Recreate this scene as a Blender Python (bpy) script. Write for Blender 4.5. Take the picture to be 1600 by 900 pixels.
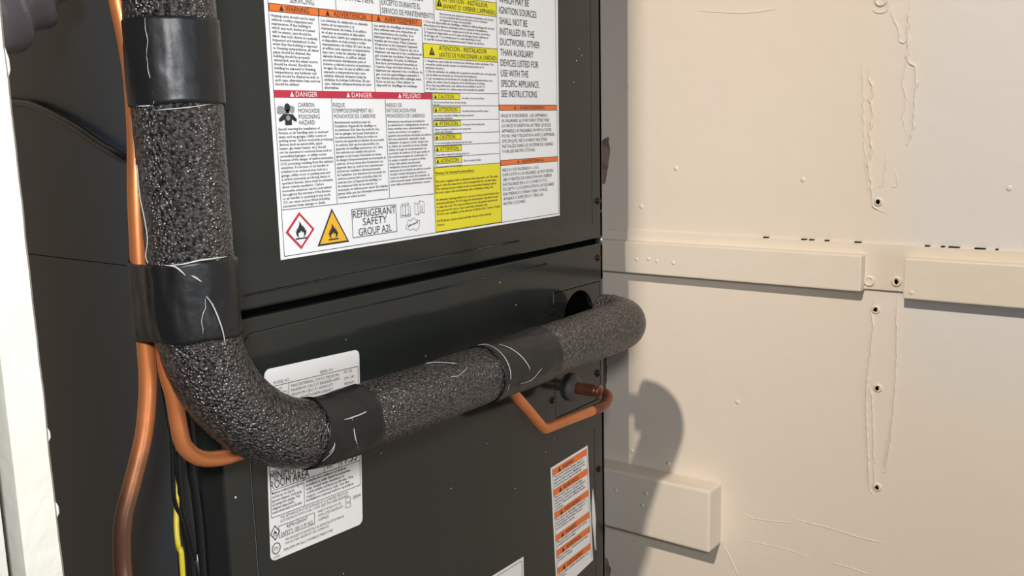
import bpy, bmesh, math, random
from mathutils import Vector, Matrix, noise

# Lengths below are in "units": 1 unit = S metres (camera stands 1 unit in front of
# the appliance's front panel, which is the plane y = 0; x runs along the panel to
# the right, z is up with 0 at the camera's height).
S = 0.471
ZC = 1.10
def W(x, y, z): return Vector((x * S, y * S, ZC + z * S))

for o in list(bpy.data.objects): bpy.data.objects.remove(o)
SC = bpy.context.scene
COL = SC.collection

# ------------------------------------------------------------------ camera
cam_d = bpy.data.cameras.new('camera'); cam = bpy.data.objects.new('camera', cam_d); COL.objects.link(cam)
YAW, PITCH, ROLL, FPX = math.radians(53.1635), math.radians(-9.7104), math.radians(-1.3823), 1483.34
fw = Vector((math.sin(YAW) * math.cos(PITCH), math.cos(YAW) * math.cos(PITCH), math.sin(PITCH)))
rt = Vector((math.cos(YAW), -math.sin(YAW), 0)); up = rt.cross(fw)
r2 = math.cos(ROLL) * rt + math.sin(ROLL) * up; u2 = -math.sin(ROLL) * rt + math.cos(ROLL) * up
mw = Matrix((r2, u2, -fw)).transposed().to_4x4(); mw.translation = W(0, -1, 0)
cam.matrix_world = mw
cam_d.sensor_width = 36.0; cam_d.lens = 36.0 * FPX / 1600.0; cam_d.clip_start = 0.01
SC.camera = cam

# ------------------------------------------------------------------ light
SC.view_settings.view_transform = 'Standard'; SC.view_settings.look = 'None'
SC.view_settings.exposure = 0.0; SC.view_settings.gamma = 1.0; SC.view_settings.use_curve_mapping = False
wd = bpy.data.worlds.new('world'); SC.world = wd; wd.use_nodes = True
wd.node_tree.nodes['Background'].inputs[0].default_value = (0.85, 0.93, 1.0, 1)
wd.node_tree.nodes['Background'].inputs[1].default_value = 0.045
def lamp(name, kind, loc, power, size, color, target=None):
    d = bpy.data.lights.new(name, kind); d.energy = power; d.color = color
    if kind == 'POINT': d.shadow_soft_size = size
    elif kind == 'AREA': d.shape = 'DISK'; d.size = size
    else: d.shadow_soft_size = size
    o = bpy.data.objects.new(name, d); COL.objects.link(o); o.location = W(*loc)
    if target: o.rotation_euler = (W(*target) - W(*loc)).to_track_quat('-Z', 'Y').to_euler()
    return o
lamp('rear_fill', 'AREA', (0.55, -4.2, -0.35), 9, 0.62, (0.84, 0.92, 1.0), (1.5, 0, -0.4))  # added area fill behind the camera to brighten the lower right wall
# ceiling lamp of the hallway, to the left, and the light beside the camera
lamp('hallway_lamp', 'POINT', (-2.60, -1.245, 3.26), 280, 0.04, (1.0, 0.90, 0.78))
wl_ = lamp('work_light', 'SPOT', (-0.32, -1.32, 0.36), 32, 0.05, (0.97, 0.98, 1.0), (0.38, 0, -0.04))
wl_.data.spot_size = math.radians(90); wl_.data.spot_blend = 1.0

# ------------------------------------------------------------------ materials
MATS = {}
def mat(name, col, rough=0.5, metal=0.0, bump=None, var=None, spec=0.5, coat=0.0):
    """bump = (noise scale, strength, distance); var = (scale, second colour, amount)."""
    m = bpy.data.materials.new(name); m.use_nodes = True; nt = m.node_tree; b = nt.nodes['Principled BSDF']
    b.inputs['Base Color'].default_value = (*col, 1); b.inputs['Roughness'].default_value = rough
    b.inputs['Metallic'].default_value = metal; b.inputs['Specular IOR Level'].default_value = spec
    b.inputs['Coat Weight'].default_value = coat
    tc = nt.nodes.new('ShaderNodeTexCoord')
    if var:
        n = nt.nodes.new('ShaderNodeTexNoise'); n.inputs['Scale'].default_value = var[0]; n.inputs['Detail'].default_value = 5
        nt.links.new(tc.outputs['Object'], n.inputs['Vector'])
        r = nt.nodes.new('ShaderNodeValToRGB'); r.color_ramp.elements[0].position = 0.40; r.color_ramp.elements[1].position = 0.68
        r.color_ramp.elements[0].color = (*col, 1)
        r.color_ramp.elements[1].color = (*[c + (d - c) * var[2] for c, d in zip(col, var[1])], 1)
        nt.links.new(n.outputs['Fac'], r.inputs['Fac']); nt.links.new(r.outputs['Color'], b.inputs['Base Color'])
    if bump:
        n = nt.nodes.new('ShaderNodeTexNoise'); n.inputs['Scale'].default_value = bump[0]; n.inputs['Detail'].default_value = 4
        nt.links.new(tc.outputs['Object'], n.inputs['Vector'])
        bp = nt.nodes.new('ShaderNodeBump'); bp.inputs['Strength'].default_value = bump[1]; bp.inputs['Distance'].default_value = bump[2]
        nt.links.new(n.outputs['Fac'], bp.inputs['Height']); nt.links.new(bp.outputs['Normal'], b.inputs['Normal'])
    MATS[name] = m
    return m
M_WALL = mat('cream wall paint', (0.68, 0.60, 0.505), 0.5, bump=(45, 0.25, 0.002), var=(7, (0.68, 0.585, 0.50), 0.8))
def whiter_zone(m):
    # base colour turns whiter and cooler over the part of the wall right of the joint and above the lower third
    nt = m.node_tree; b = nt.nodes['Principled BSDF']; src = b.inputs['Base Color'].links[0].from_socket
    tc = nt.nodes.new('ShaderNodeTexCoord'); sp = nt.nodes.new('ShaderNodeSeparateXYZ'); nt.links.new(tc.outputs['Object'], sp.inputs[0])
    ns = nt.nodes.new('ShaderNodeTexNoise'); ns.inputs['Scale'].default_value = 14; nt.links.new(tc.outputs['Object'], ns.inputs['Vector'])
    def step(out, a, c):
        ad = nt.nodes.new('ShaderNodeMath'); ad.operation = 'MULTIPLY_ADD'; nt.links.new(ns.outputs['Fac'], ad.inputs[0]); ad.inputs[1].default_value = .04; nt.links.new(out, ad.inputs[2])
        r = nt.nodes.new('ShaderNodeMapRange'); r.interpolation_type = 'SMOOTHSTEP'; r.inputs['From Min'].default_value = a; r.inputs['From Max'].default_value = c; nt.links.new(ad.outputs[0], r.inputs['Value']); return r.outputs['Result']
    fy = step(sp.outputs['Y'], -.44 * S + .02, -.62 * S + .02); fz = step(sp.outputs['Z'], ZC - .70 * S + .02, ZC - .30 * S + .02)
    mu = nt.nodes.new('ShaderNodeMath'); mu.operation = 'MULTIPLY'; nt.links.new(fy, mu.inputs[0]); nt.links.new(fz, mu.inputs[1])
    mx = nt.nodes.new('ShaderNodeMix'); mx.data_type = 'RGBA'; nt.links.new(mu.outputs[0], mx.inputs['Factor']); nt.links.new(src, mx.inputs['A']); mx.inputs['B'].default_value = (.64, .615, .59, 1)
    nt.links.new(mx.outputs['Result'], b.inputs['Base Color'])
whiter_zone(M_WALL)
M_TRIM = mat('cream board paint', (0.68, 0.60, 0.505), 0.42, bump=(60, 0.35, 0.0015), var=(14, (0.66, 0.59, 0.49), 0.7))
M_JAMB = mat('white door paint', (0.45, 0.445, 0.395), 0.5, bump=(90, 0.35, 0.0015), var=(30, (0.42, 0.405, 0.34), 0.6))
M_WOOD = mat('bare brown wood', (0.26, 0.19, 0.14), 0.8, bump=(120, 0.4, 0.001), var=(60, (0.10, 0.06, 0.04), 1))
M_FLOOR = mat('grey concrete floor', (0.30, 0.28, 0.25), 0.8, bump=(60, 0.3, 0.002), var=(9, (0.2, 0.19, 0.17), 1))
M_CASE = mat('charcoal enamel', (0.018, 0.0205, 0.0185), 0.11, bump=(420, 0.05, 0.0003), var=(11, (0.021, 0.0225, 0.020), 1), spec=0.36)
M_SIDE = mat('dark slate enamel', (0.034, 0.043, 0.052), 0.35, bump=(300, 0.06, 0.0003), var=(5, (0.030, 0.043, 0.058), 1))
M_BLACK = mat('black gasket', (0.006, 0.006, 0.006), 0.7, bump=(500, 0.5, 0.001))
M_HOLE = mat('dark hole', (0.0015, 0.0015, 0.0015), 0.95, spec=0.02)
M_SCREW = mat('black oxide steel', (0.02, 0.02, 0.02), 0.35, 0.6)
M_RUB = mat('grey rubber', (0.060, 0.052, 0.045), 0.6, bump=(200, 0.2, 0.0005))
M_TAPE = mat('black vinyl tape', (0.0095, 0.0095, 0.010), 0.42, bump=(38, 0.35, 0.004), spec=0.35)
M_THREAD = mat('stretched white tape edge', (0.50, 0.49, 0.47), 0.5)
M_CABLE = mat('black cable jacket', (0.006, 0.006, 0.0075), 0.33)
M_YEL = mat('yellow wire jacket', (0.62, 0.50, 0.03), 0.45)
M_FOIL = mat('grey crinkled foil', (0.42, 0.38, 0.43), 0.3, 0.2, bump=(60, 0.5, 0.003))
M_CU = mat('copper', (0.64, 0.215, 0.072), 0.38, 0.55, bump=(160, 0.12, 0.0006), var=(22, (0.52, 0.18, 0.068), 1))
M_CUD = mat('tarnished copper', (0.30, 0.105, 0.055), 0.42, 0.55, bump=(160, 0.15, 0.0006), var=(40, (0.10, 0.035, 0.028), 1))
M_CUP = mat('copper with browner lower end', (0.64, 0.215, 0.072), 0.38, 0.55, bump=(160, 0.12, 0.0006), var=(22, (0.52, 0.18, 0.068), 1))
def lower_end(m, z_hi, z_lo):  # base colour turns browner towards the lower end, with a noisy edge
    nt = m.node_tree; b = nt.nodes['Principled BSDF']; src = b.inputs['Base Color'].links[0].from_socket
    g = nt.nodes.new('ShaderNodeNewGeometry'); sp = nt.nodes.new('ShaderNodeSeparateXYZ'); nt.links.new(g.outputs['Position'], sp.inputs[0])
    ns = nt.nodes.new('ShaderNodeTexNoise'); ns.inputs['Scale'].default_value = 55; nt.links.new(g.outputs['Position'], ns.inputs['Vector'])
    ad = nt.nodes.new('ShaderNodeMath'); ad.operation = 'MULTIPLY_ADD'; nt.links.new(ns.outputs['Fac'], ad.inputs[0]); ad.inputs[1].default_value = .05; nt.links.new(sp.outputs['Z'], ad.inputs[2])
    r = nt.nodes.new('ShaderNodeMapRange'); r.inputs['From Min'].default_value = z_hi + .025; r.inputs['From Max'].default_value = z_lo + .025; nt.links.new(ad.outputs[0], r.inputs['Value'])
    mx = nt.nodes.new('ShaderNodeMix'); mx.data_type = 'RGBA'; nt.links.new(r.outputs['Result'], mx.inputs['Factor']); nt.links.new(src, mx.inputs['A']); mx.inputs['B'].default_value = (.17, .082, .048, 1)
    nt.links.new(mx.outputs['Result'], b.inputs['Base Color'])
lower_end(M_CUP, ZC - .30 * S, ZC - .40 * S)
M_PAPER = mat('white label paper', (0.86, 0.86, 0.86), 0.38)
M_PAPER2 = mat('off white label paper', (0.80, 0.775, 0.75), 0.45)
M_INK = mat('black print', (0.020, 0.020, 0.022), 0.5)
M_GREY = mat('grey print', (0.30, 0.30, 0.31), 0.5)
M_ORANGE = mat('orange print', (0.80, 0.17, 0.025), 0.45)
M_RED = mat('red print', (0.52, 0.025, 0.055), 0.45)
M_YLW = mat('yellow print', (0.80, 0.70, 0.02), 0.45)
M_AMBER = mat('amber print', (0.85, 0.46, 0.03), 0.45)
M_DRIP = mat('white paint drip', (0.75, 0.73, 0.68), 0.5)

def foam_material():
    m = bpy.data.materials.new('black foam insulation'); m.use_nodes = True; nt = m.node_tree; b = nt.nodes['Principled BSDF']
    tc = nt.nodes.new('ShaderNodeTexCoord')
    v = nt.nodes.new('ShaderNodeTexVoronoi'); v.inputs['Scale'].default_value = 620; v.feature = 'F1'
    n = nt.nodes.new('ShaderNodeTexNoise'); n.inputs['Scale'].default_value = 330; n.inputs['Detail'].default_value = 3
    n2 = nt.nodes.new('ShaderNodeTexNoise'); n2.inputs['Scale'].default_value = 500; n2.inputs['Detail'].default_value = 2
    for q in (v, n, n2): nt.links.new(tc.outputs['Object'], q.inputs['Vector'])
    ad = nt.nodes.new('ShaderNodeMath'); ad.operation = 'SUBTRACT'
    nt.links.new(n.outputs['Fac'], ad.inputs[0]); nt.links.new(v.outputs['Distance'], ad.inputs[1])
    bp = nt.nodes.new('ShaderNodeBump'); bp.inputs['Strength'].default_value = 0.9; bp.inputs['Distance'].default_value = 0.0017
    nt.links.new(ad.outputs[0], bp.inputs['Height']); nt.links.new(bp.outputs['Normal'], b.inputs['Normal'])
    r = nt.nodes.new('ShaderNodeValToRGB'); r.color_ramp.elements[0].position = 0.40; r.color_ramp.elements[1].position = 0.66
    r.color_ramp.elements[0].color = (0.009, 0.0082, 0.0085, 1); r.color_ramp.elements[1].color = (0.078, 0.067, 0.062, 1)
    nt.links.new(n2.outputs['Fac'], r.inputs['Fac']); nt.links.new(r.outputs['Color'], b.inputs['Base Color'])
    b.inputs['Roughness'].default_value = 0.27; b.inputs['Specular IOR Level'].default_value = 0.7
    return m
M_FOAM = foam_material()

# ------------------------------------------------------------------ helpers
def link(name, bm, mats, parent=None, smooth=False):
    """bm is in units; becomes one mesh object whose origin is its parent's."""
    if not isinstance(mats, (list, tuple)): mats = [mats]
    base = parent_loc(parent)
    for v in bm.verts: v.co = W(*v.co) - base
    me = bpy.data.meshes.new(name); bm.to_mesh(me); bm.free()
    for m in mats: me.materials.append(m)
    if smooth:
        for p in me.polygons: p.use_smooth = True
    o = bpy.data.objects.new(name, me); COL.objects.link(o)
    if parent: o.parent = parent
    return o
def parent_loc(p):
    v = Vector((0, 0, 0))
    while p: v = v + p.location; p = p.parent
    return v
def recentre(o):
    """put a parentless mesh's origin at the middle of its base"""
    vs = [v.co for v in o.data.vertices]
    c = Vector(((min(v.x for v in vs) + max(v.x for v in vs)) / 2, (min(v.y for v in vs) + max(v.y for v in vs)) / 2, min(v.z for v in vs)))
    o.data.transform(Matrix.Translation(-c)); o.location = c
    return o
def tag(o, label=None, cat=None, group=None, kind=None):
    if label: o['label'] = label
    if cat: o['category'] = cat
    if group: o['group'] = group
    if kind: o['kind'] = kind
    return o
def thing(name, loc, label, cat, group=None):
    o = bpy.data.objects.new(name, None); COL.objects.link(o); o.location = W(*loc); o.empty_display_size = 0.05
    return tag(o, label, cat, group)
def box(bm, x0, x1, y0, y1, z0, z1, bev=0.0, mi=0, segs=2):
    r = bmesh.ops.create_cube(bm, size=1.0)
    vs = r['verts']
    for v in vs: v.co = Vector(((x0 + x1) / 2 + v.co.x * (x1 - x0), (y0 + y1) / 2 + v.co.y * (y1 - y0), (z0 + z1) / 2 + v.co.z * (z1 - z0)))
    fs = set(f for v in vs for f in v.link_faces)
    for f in fs: f.material_index = mi
    if bev: bmesh.ops.bevel(bm, geom=list(set(e for f in fs for e in f.edges)), offset=bev, segments=segs, affect='EDGES', profile=0.6)
def prism(bm, pts, y0, y1, bev=0.0, mi=0):
    """outline in (x, z), extruded from y0 (front) to y1 (back)"""
    f = [bm.verts.new((x, y0, z)) for x, z in pts]; k = [bm.verts.new((x, y1, z)) for x, z in pts]
    fs = [bm.faces.new(f), bm.faces.new(k[::-1])]
    n = len(pts)
    for i in range(n): fs.append(bm.faces.new((f[i], k[i], k[(i + 1) % n], f[(i + 1) % n])))
    for q in fs: q.material_index = mi
    bmesh.ops.recalc_face_normals(bm, faces=fs)
    if bev:
        es = [e for e in fs[0].edges]
        bmesh.ops.bevel(bm, geom=es, offset=bev, segments=2, affect='EDGES', profile=0.6)
def spline(pts, step):
    """Catmull-Rom through pts, resampled about every `step`"""
    P = [Vector(p) for p in pts]; P = [P[0] * 2 - P[1]] + P + [P[-1] * 2 - P[-2]]
    out = []
    for i in range(1, len(P) - 2):
        a, b, c, d = P[i - 1:i + 3]; n = max(2, int((c - b).length / step))
        for k in range(n):
            t = k / n
            out.append(0.5 * ((2 * b) + (c - a) * t + (2 * a - 5 * b + 4 * c - d) * t * t + (3 * b - a - 3 * c + d) * t ** 3))
    out.append(P[-2]); return out
def fillet(pts, rad, n=10):
    """polyline with rounded corners"""
    P = [Vector(p) for p in pts]; out = [P[0]]
    for i in range(1, len(P) - 1):
        r = rad[i] if isinstance(rad, (list, tuple)) else rad
        a = (P[i - 1] - P[i]); b = (P[i + 1] - P[i]); la, lb = a.length, b.length; a.normalize(); b.normalize()
        ang = a.angle(b); d = min(r / math.tan(ang / 2), la * 0.49, lb * 0.49); r = d * math.tan(ang / 2)
        cdir = (a + b).normalized(); cen = P[i] + cdir * (r / math.sin(ang / 2))
        s = P[i] + a * d - cen; e = P[i] + b * d - cen; tot = s.angle(e); ax = s.cross(e).normalized()
        for k in range(n + 1): out.append(cen + Matrix.Rotation(tot * k / n, 3, ax) @ s)
    out.append(P[-1]); return out
def resample(pts, step):
    out = [pts[0]]; 
    for a, b in zip(pts, pts[1:]):
        n = max(1, int(round((b - a).length / step)))
        for k in range(1, n + 1): out.append(a.lerp(b, k / n))
    return out
def tube(bm, pts, r, n=16, disp=None, cap=True, mi=0, ref=None):
    pts = [Vector(p) for p in pts]; N = len(pts)
    T = [(pts[min(i + 1, N - 1)] - pts[max(i - 1, 0)]).normalized() for i in range(N)]
    u = ref or Vector((0, 1, 0)); u = (u - T[0] * u.dot(T[0]))
    if u.length < 1e-3: u = Vector((1, 0, 0)) - T[0] * T[0].x
    u.normalize(); rings = []
    for i in range(N):
        u = (u - T[i] * u.dot(T[i])).normalized(); w = T[i].cross(u)
        rr = r(i / (N - 1)) if callable(r) else r
        ring = []
        for k in range(n):
            a = 2 * math.pi * k / n; d = u * math.cos(a) + w * math.sin(a)
            q = rr + (disp(pts[i] + d * rr, a, i) if disp else 0)
            ring.append(bm.verts.new(pts[i] + d * q))
        rings.append(ring)
    for a, b in zip(rings, rings[1:]):
        for k in range(n):
            f = bm.faces.new((a[k], a[(k + 1) % n], b[(k + 1) % n], b[k])); f.material_index = mi; f.smooth = True
    if cap:
        for ring, rev in ((rings[0], True), (rings[-1], False)):
            f = bm.faces.new(ring[::-1] if rev else ring); f.material_index = mi
def disc(bm, c, r, n=24, mi=0, normal='y'):
    ax = {'y': (Vector((1, 0, 0)), Vector((0, 0, 1))), 'x': (Vector((0, -1, 0)), Vector((0, 0, 1)))}[normal]
    vs = [bm.verts.new(Vector(c) + ax[0] * r * math.cos(2 * math.pi * k / n) + ax[1] * r * math.sin(2 * math.pi * k / n)) for k in range(n)]
    f = bm.faces.new(vs); f.material_index = mi
def lathe(bm, c, prof, axis='y', n=28, mi=0):
    """prof = [(radius, distance towards the viewer side)], axis -y or -x"""
    rings = []
    for r, d in prof:
        ring = []
        for k in range(n):
            a = 2 * math.pi * k / n
            if axis == 'y': p = Vector((c[0] + r * math.cos(a), c[1] - d, c[2] + r * math.sin(a)))
            else: p = Vector((c[0] - d, c[1] - r * math.cos(a), c[2] + r * math.sin(a)))
            ring.append(bm.verts.new(p))
        rings.append(ring)
    for a, b in zip(rings, rings[1:]):
        for k in range(n):
            f = bm.faces.new((a[k], a[(k + 1) % n], b[(k + 1) % n], b[k])); f.material_index = mi; f.smooth = True
    f = bm.faces.new(rings[-1]); f.material_index = mi

# ---- lettering: text curve -> mesh, cached
_font = {}
def glyphs(s, res):
    key = (s, res)
    if key not in _font:
        cu = bpy.data.curves.new('t', 'FONT'); cu.body = s; cu.size = 1.0; cu.resolution_u = res; cu.fill_mode = 'FRONT'; cu.offset = 0.016 if res == 1 and s.upper() != s else 0.0
        o = bpy.data.objects.new('t', cu); me = o.to_mesh()
        vs = [(v.co.x, v.co.y) for v in me.vertices]; fs = [tuple(p.vertices) for p in me.polygons]
        o.to_mesh_clear(); bpy.data.objects.remove(o); bpy.data.curves.remove(cu)
        _font[key] = (vs, fs)
    return _font[key]
CAP = max(v[1] for v in glyphs('H', 2)[0])
class Sheet:
    """a printed sheet on the front panel: local (x right, z up) from an origin, turned by `ang`"""
    def __init__(s, ox, oz, ang, y0): s.o = (ox, oz); s.c, s.s = math.cos(ang), math.sin(ang); s.y = y0
    def p(s, x, z, lev): return (s.o[0] + x * s.c - z * s.s, s.y - 0.0005 * lev, s.o[1] + x * s.s + z * s.c)
    def poly(s, bm, pts, lev, mi=0):
        f = bm.faces.new([bm.verts.new(s.p(x, z, lev)) for x, z in pts]); f.material_index = mi
        f.normal_update()
        if f.normal.y > 0: f.normal_flip()
    def rect(s, bm, x0, x1, z0, z1, lev, mi=0): s.poly(bm, [(x0, z0), (x1, z0), (x1, z1), (x0, z1)], lev, mi)
    def frame(s, bm, x0, x1, z0, z1, t, lev, mi=0):
        s.rect(bm, x0, x1, z0, z0 + t, lev, mi); s.rect(bm, x0, x1, z1 - t, z1, lev, mi)
        s.rect(bm, x0, x0 + t, z0 + t, z1 - t, lev, mi); s.rect(bm, x1 - t, x1, z0 + t, z1 - t, lev, mi)
    def line(s, bm, pts, t, lev, mi=0, close=False):
        P = list(pts) + ([pts[0]] if close else [])
        for (ax, az), (bx, bz) in zip(P, P[1:]):
            dx, dz = bx - ax, bz - az; L = math.hypot(dx, dz) or 1; nx, nz = -dz / L * t / 2, dx / L * t / 2
            ex, ez = dx / L * t / 2, dz / L * t / 2
            s.poly(bm, [(ax + nx - ex, az + nz - ez), (bx + nx + ex, bz + nz + ez), (bx - nx + ex, bz - nz + ez), (ax - nx - ex, az - nz - ez)], lev, mi)
    def text(s, bm, t, x, z, cap, width=None, lev=3, mi=0, align='L', sx=1.0, res=2, maxw=None):
        vs, fs = glyphs(t, res)
        if not vs: return
        k = cap / CAP; x0 = min(v[0] for v in vs); x1 = max(v[0] for v in vs); nat = (x1 - x0) * k
        if width: sx = width / nat
        if maxw and nat * sx > maxw: sx = maxw / nat
        off = {'L': 0, 'C': -nat * sx / 2, 'R': -nat * sx}[align]
        bv = [bm.verts.new(s.p(x + off + (a - x0) * k * sx, z + b * k, lev)) for a, b in vs]
        for f in fs:
            try: q = bm.faces.new([bv[i] for i in f]); q.material_index = mi
            except ValueError: pass
    def para(s, bm, lines, x, z, pitch, cap, width, lev=3, mi=0, res=1):
        k = cap / CAP; mx = 0
        for t in lines:
            vs, _ = glyphs(t, res)
            if vs: mx = max(mx, (max(v[0] for v in vs) - min(v[0] for v in vs)) * k)
        sx = width / mx
        for i, t in enumerate(lines): s.text(bm, t, x, z - i * pitch, cap, lev=lev, mi=mi, sx=sx, res=res)
    def tri(s, bm, x, z, h, lev=3, mi=0):
        s.poly(bm, [(x - h * 0.5, z), (x + h * 0.5, z), (x, z + h)], lev, mi)
def wrap(text, n):
    out = []; cur = ''
    for w in text.split():
        if len(cur) + len(w) + 1 > n and cur: out.append(cur); cur = w
        else: cur = (cur + ' ' + w).strip()
    out.append(cur); return out
FLAME = [(-.30, .0), (-.42, .10), (-.50, .26), (-.52, .44), (-.62, .56), (-.46, .50), (-.44, .60), (-.50, .78), (-.34, .66), (-.28, .82), (-.16, 1.0), (-.14, 1.18), (-.20, 1.34), (.02, 1.14), (.10, .98), (.16, .84),
         (.26, .98), (.27, .80), (.36, .70), (.42, .82), (.42, .60), (.50, .50), (.56, .56), (.54, .34), (.48, .18), (.32, .02), (.20, .0), (.30, .16), (.28, .32), (.18, .46), (.12, .34), (.04, .44), (.02, .56), (-.08, .44), (-.14, .34), (-.22, .40), (-.30, .26), (-.28, .10), (-.20, .0)]
def flame(sh, bm, cx, z0, h, lev, mi, base=True):
    k = h / 1.40
    sh.poly(bm, [(cx + x * k, z0 + (z + 0.10) * k) for x, z in FLAME], lev, mi)
    if base: sh.rect(bm, cx - .62 * k, cx + .62 * k, z0 - .06 * k, z0 + .06 * k, lev, mi)

# ------------------------------------------------------------------ the closet
XW = 1.87
FLZ = -ZC / S
CEZ = (2.44 - ZC) / S
bm = bmesh.new(); box(bm, XW, XW + 0.15, -2.4, 1.45, FLZ, CEZ)
wall_right = tag(link('wall_right', bm, M_WALL), kind='structure')
bm = bmesh.new(); box(bm, -0.10, XW + 0.15, 1.45, 1.60, FLZ, CEZ); tag(link('wall_back', bm, M_WALL), kind='structure')
bm = bmesh.new(); box(bm, -0.9, XW + 0.15, -2.4, 1.60, FLZ - 0.15, FLZ); tag(link('floor', bm, M_FLOOR), kind='structure')
bm = bmesh.new(); box(bm, -0.10, XW + 0.15, -0.40, 1.60, CEZ, CEZ + 0.15); tag(link('ceiling', bm, M_WALL), kind='structure')
# partition on the left of the opening, with its door casing
bm = bmesh.new(); box(bm, -0.9, 0.262, -0.392, -0.23, FLZ, CEZ); box(bm, -0.05, 0.262, -0.24, 1.45, FLZ, CEZ) if False else None
tag(link('wall_left', bm, M_JAMB), kind='structure')

def rough_edge_board(x0, x1, y0, y1, seed):
    """upright casing strip whose right edge is uneven with old paint"""
    b = bmesh.new(); rnd = random.Random(seed); n = 260; z0, z1 = FLZ, CEZ; ring = []
    for i in range(n + 1):
        z = z0 + (z1 - z0) * i / n
        j = 0.0011 * noise.noise(Vector((z * 40, seed, 0))) + 0.0007 * noise.noise(Vector((z * 130, seed, 3)))
        ring.append([b.verts.new(p) for p in ((x0, y0, z), (x1 - 0.003 + j, y0, z), (x1 + j, y0 + 0.004, z), (x1 + j, y1, z), (x0, y1, z))])
    for a, c in zip(ring, ring[1:]):
        for k in range(5): b.faces.new((a[k], a[(k + 1) % 5], c[(k + 1) % 5], c[k]))
    b.faces.new(ring[0][::-1]); b.faces.new(ring[-1]); bmesh.ops.recalc_face_normals(b, faces=b.faces[:])
    return b
casing = tag(link('trim_1', rough_edge_board(0.2695, 0.2955, -0.400, -0.30, 2), M_JAMB), kind='structure')
bm = bmesh.new()
for (z, w_, h_) in ((0.0455, 0.0012, 0.022), (-0.192, 0.001, 0.012), (-0.244, 0.0014, 0.014)):   # drips of paint on the casing edge
    tube(bm, [(0.2945, -0.396, z + h_ / 2), (0.2955 + w_ * .35, -0.396, z + h_ * .1), (0.2955 + w_ * .45, -0.396, z - h_ * .2), (0.2945, -0.396, z - h_ / 2)], lambda t: 0.0002 + 0.0009 * math.sin(math.pi * t), 8)
link('paint_drip', bm, M_JAMB, casing, True)
bm = bmesh.new(); box(bm, 0.05, 0.2475, -0.4065, -0.391, FLZ, CEZ, 0.002); tag(link('trim_2', bm, M_JAMB), kind='structure')

# boards nailed to the right wall
def nubs(bm, pts, x, r=0.0045):
    for y, z in pts: lathe(bm, (x, y, z), [(r, -0.001), (r * .8, 0.0012), (r * .35, 0.0018)], 'x', 10)
def board(name, y0, y1, z0, z1, th, bev, bumps=()):
    b = bmesh.new(); box(b, XW - th, XW + 0.001, y0, y1, z0, z1, bev)
    nubs(b, bumps, XW - th)
    return tag(link(name, b, M_TRIM), kind='structure')
board('trim_3', -0.459, 0.42, -0.3315, -0.2610, 0.030, 0.003, [(-0.02, -0.300), (0.0, -0.297), (0.03, -0.300), (-0.06, -0.302)])
board('trim_4', -1.60, -0.5365, -0.3375, -0.2610, 0.030, 0.003, [(-0.552, -0.325)])
board('trim_5', -1.60, 0.42, -0.3290, -0.2390, 0.006, 0.0012)
lower = board('trim_6', -0.1655, 0.42, -0.9335, -0.7920, 0.059, 0.005, [(-0.01, -0.83), (0.0, -0.86), (0.07, -0.84)])
# marks of the wall: seam gaps, screws, ridges of old filler, peeled spots
bm = bmesh.new()
for a, c in ((-.252, -.264), (-.332, -.343), (-.348, -.358), (-.379, -.388), (-.437, -.450), (-.566, -.575), (-.594, -.601), (-.607, -.626), (-.651, -.669), (-.685, -.690)):
    pts = [(XW - 0.0068, a, -.2402), (XW - 0.0068, a, -.2376), (XW - 0.0068, c, -.2380), (XW - 0.0068, c, -.2398)]
    f = [bm.verts.new(p) for p in pts]; k = [bm.verts.new((XW, p[1], p[2])) for p in pts]
    bm.faces.new(f); [bm.faces.new((f[i], f[(i + 1) % 4], k[(i + 1) % 4], k[i])) for i in range(4)]
link('seam_gap', bm, M_BLACK, wall_right)
def wall_screw(y, z, x=XW, hole=True, r=0.0085):
    b = bmesh.new()
    lathe(b, (x, y, z), [(r, -0.001), (r, 0.0015), (r * .8, 0.003), (r * .55, 0.003), (r * .5, 0.0015)], 'x', 20)
    o = link('screw', b, M_TRIM, wall_right)
    if hole:
        b = bmesh.new(); rnd = random.Random(int(y * -1e4)); n = 9
        vs = [b.verts.new((x - 0.0042, y - 0.0042 * rnd.uniform(.7, 1.15) * math.cos(2 * math.pi * k / n), z + 0.0046 * rnd.uniform(.6, 1.2) * math.sin(2 * math.pi * k / n))) for k in range(n)]
        top = b.verts.new((x - 0.0030, y, z)); b.faces.new(vs); [b.faces.new((vs[k], vs[(k + 1) % n], top)) for k in range(n)]
        link('screw_slot', b, M_HOLE, o)
wall_screw(-.468, -.313, XW - .006, False, 0.011); wall_screw(-.5185, -.310, XW - .006, True, 0.010)
for q in ((-.481, -.369), (-.491, -.525), (-.498, -.728), (-.477, -.160)): wall_screw(*q)
wall_screw(-.467, .212, XW, False, 0.012)
def ridge(bm, pts, r, seed=0, rough=0.5):
    P = resample(spline([(XW - 0.0002, y, z) for y, z in pts], 0.02), 0.004); n = len(P)
    P = [p + Vector((0, 0.0035 * rough * noise.noise(Vector((i * .35, seed, 0))), 0)) for i, p in enumerate(P)]
    tube(bm, P, lambda t: r * (0.75 + 0.6 * rough * noise.noise(Vector((t * n * .4, seed, 5)))) * min(1, 8 * t + .2, 8 * (1 - t) + .2), 8)
bm = bmesh.new()
ridge(bm, [(-.480, -.352), (-.472, -.372), (-.478, -.400), (-.476, -.430), (-.474, -.468), (-.470, -.520), (-.471, -.572), (-.476, -.640), (-.480, -.690), (-.484, -.737), (-.494, -.748)], 0.0035, 1)
ridge(bm, [(-.470, -.520), (-.479, -.535), (-.484, -.583), (-.488, -.640), (-.490, -.676), (-.500, -.678)], 0.0030, 2)
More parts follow.
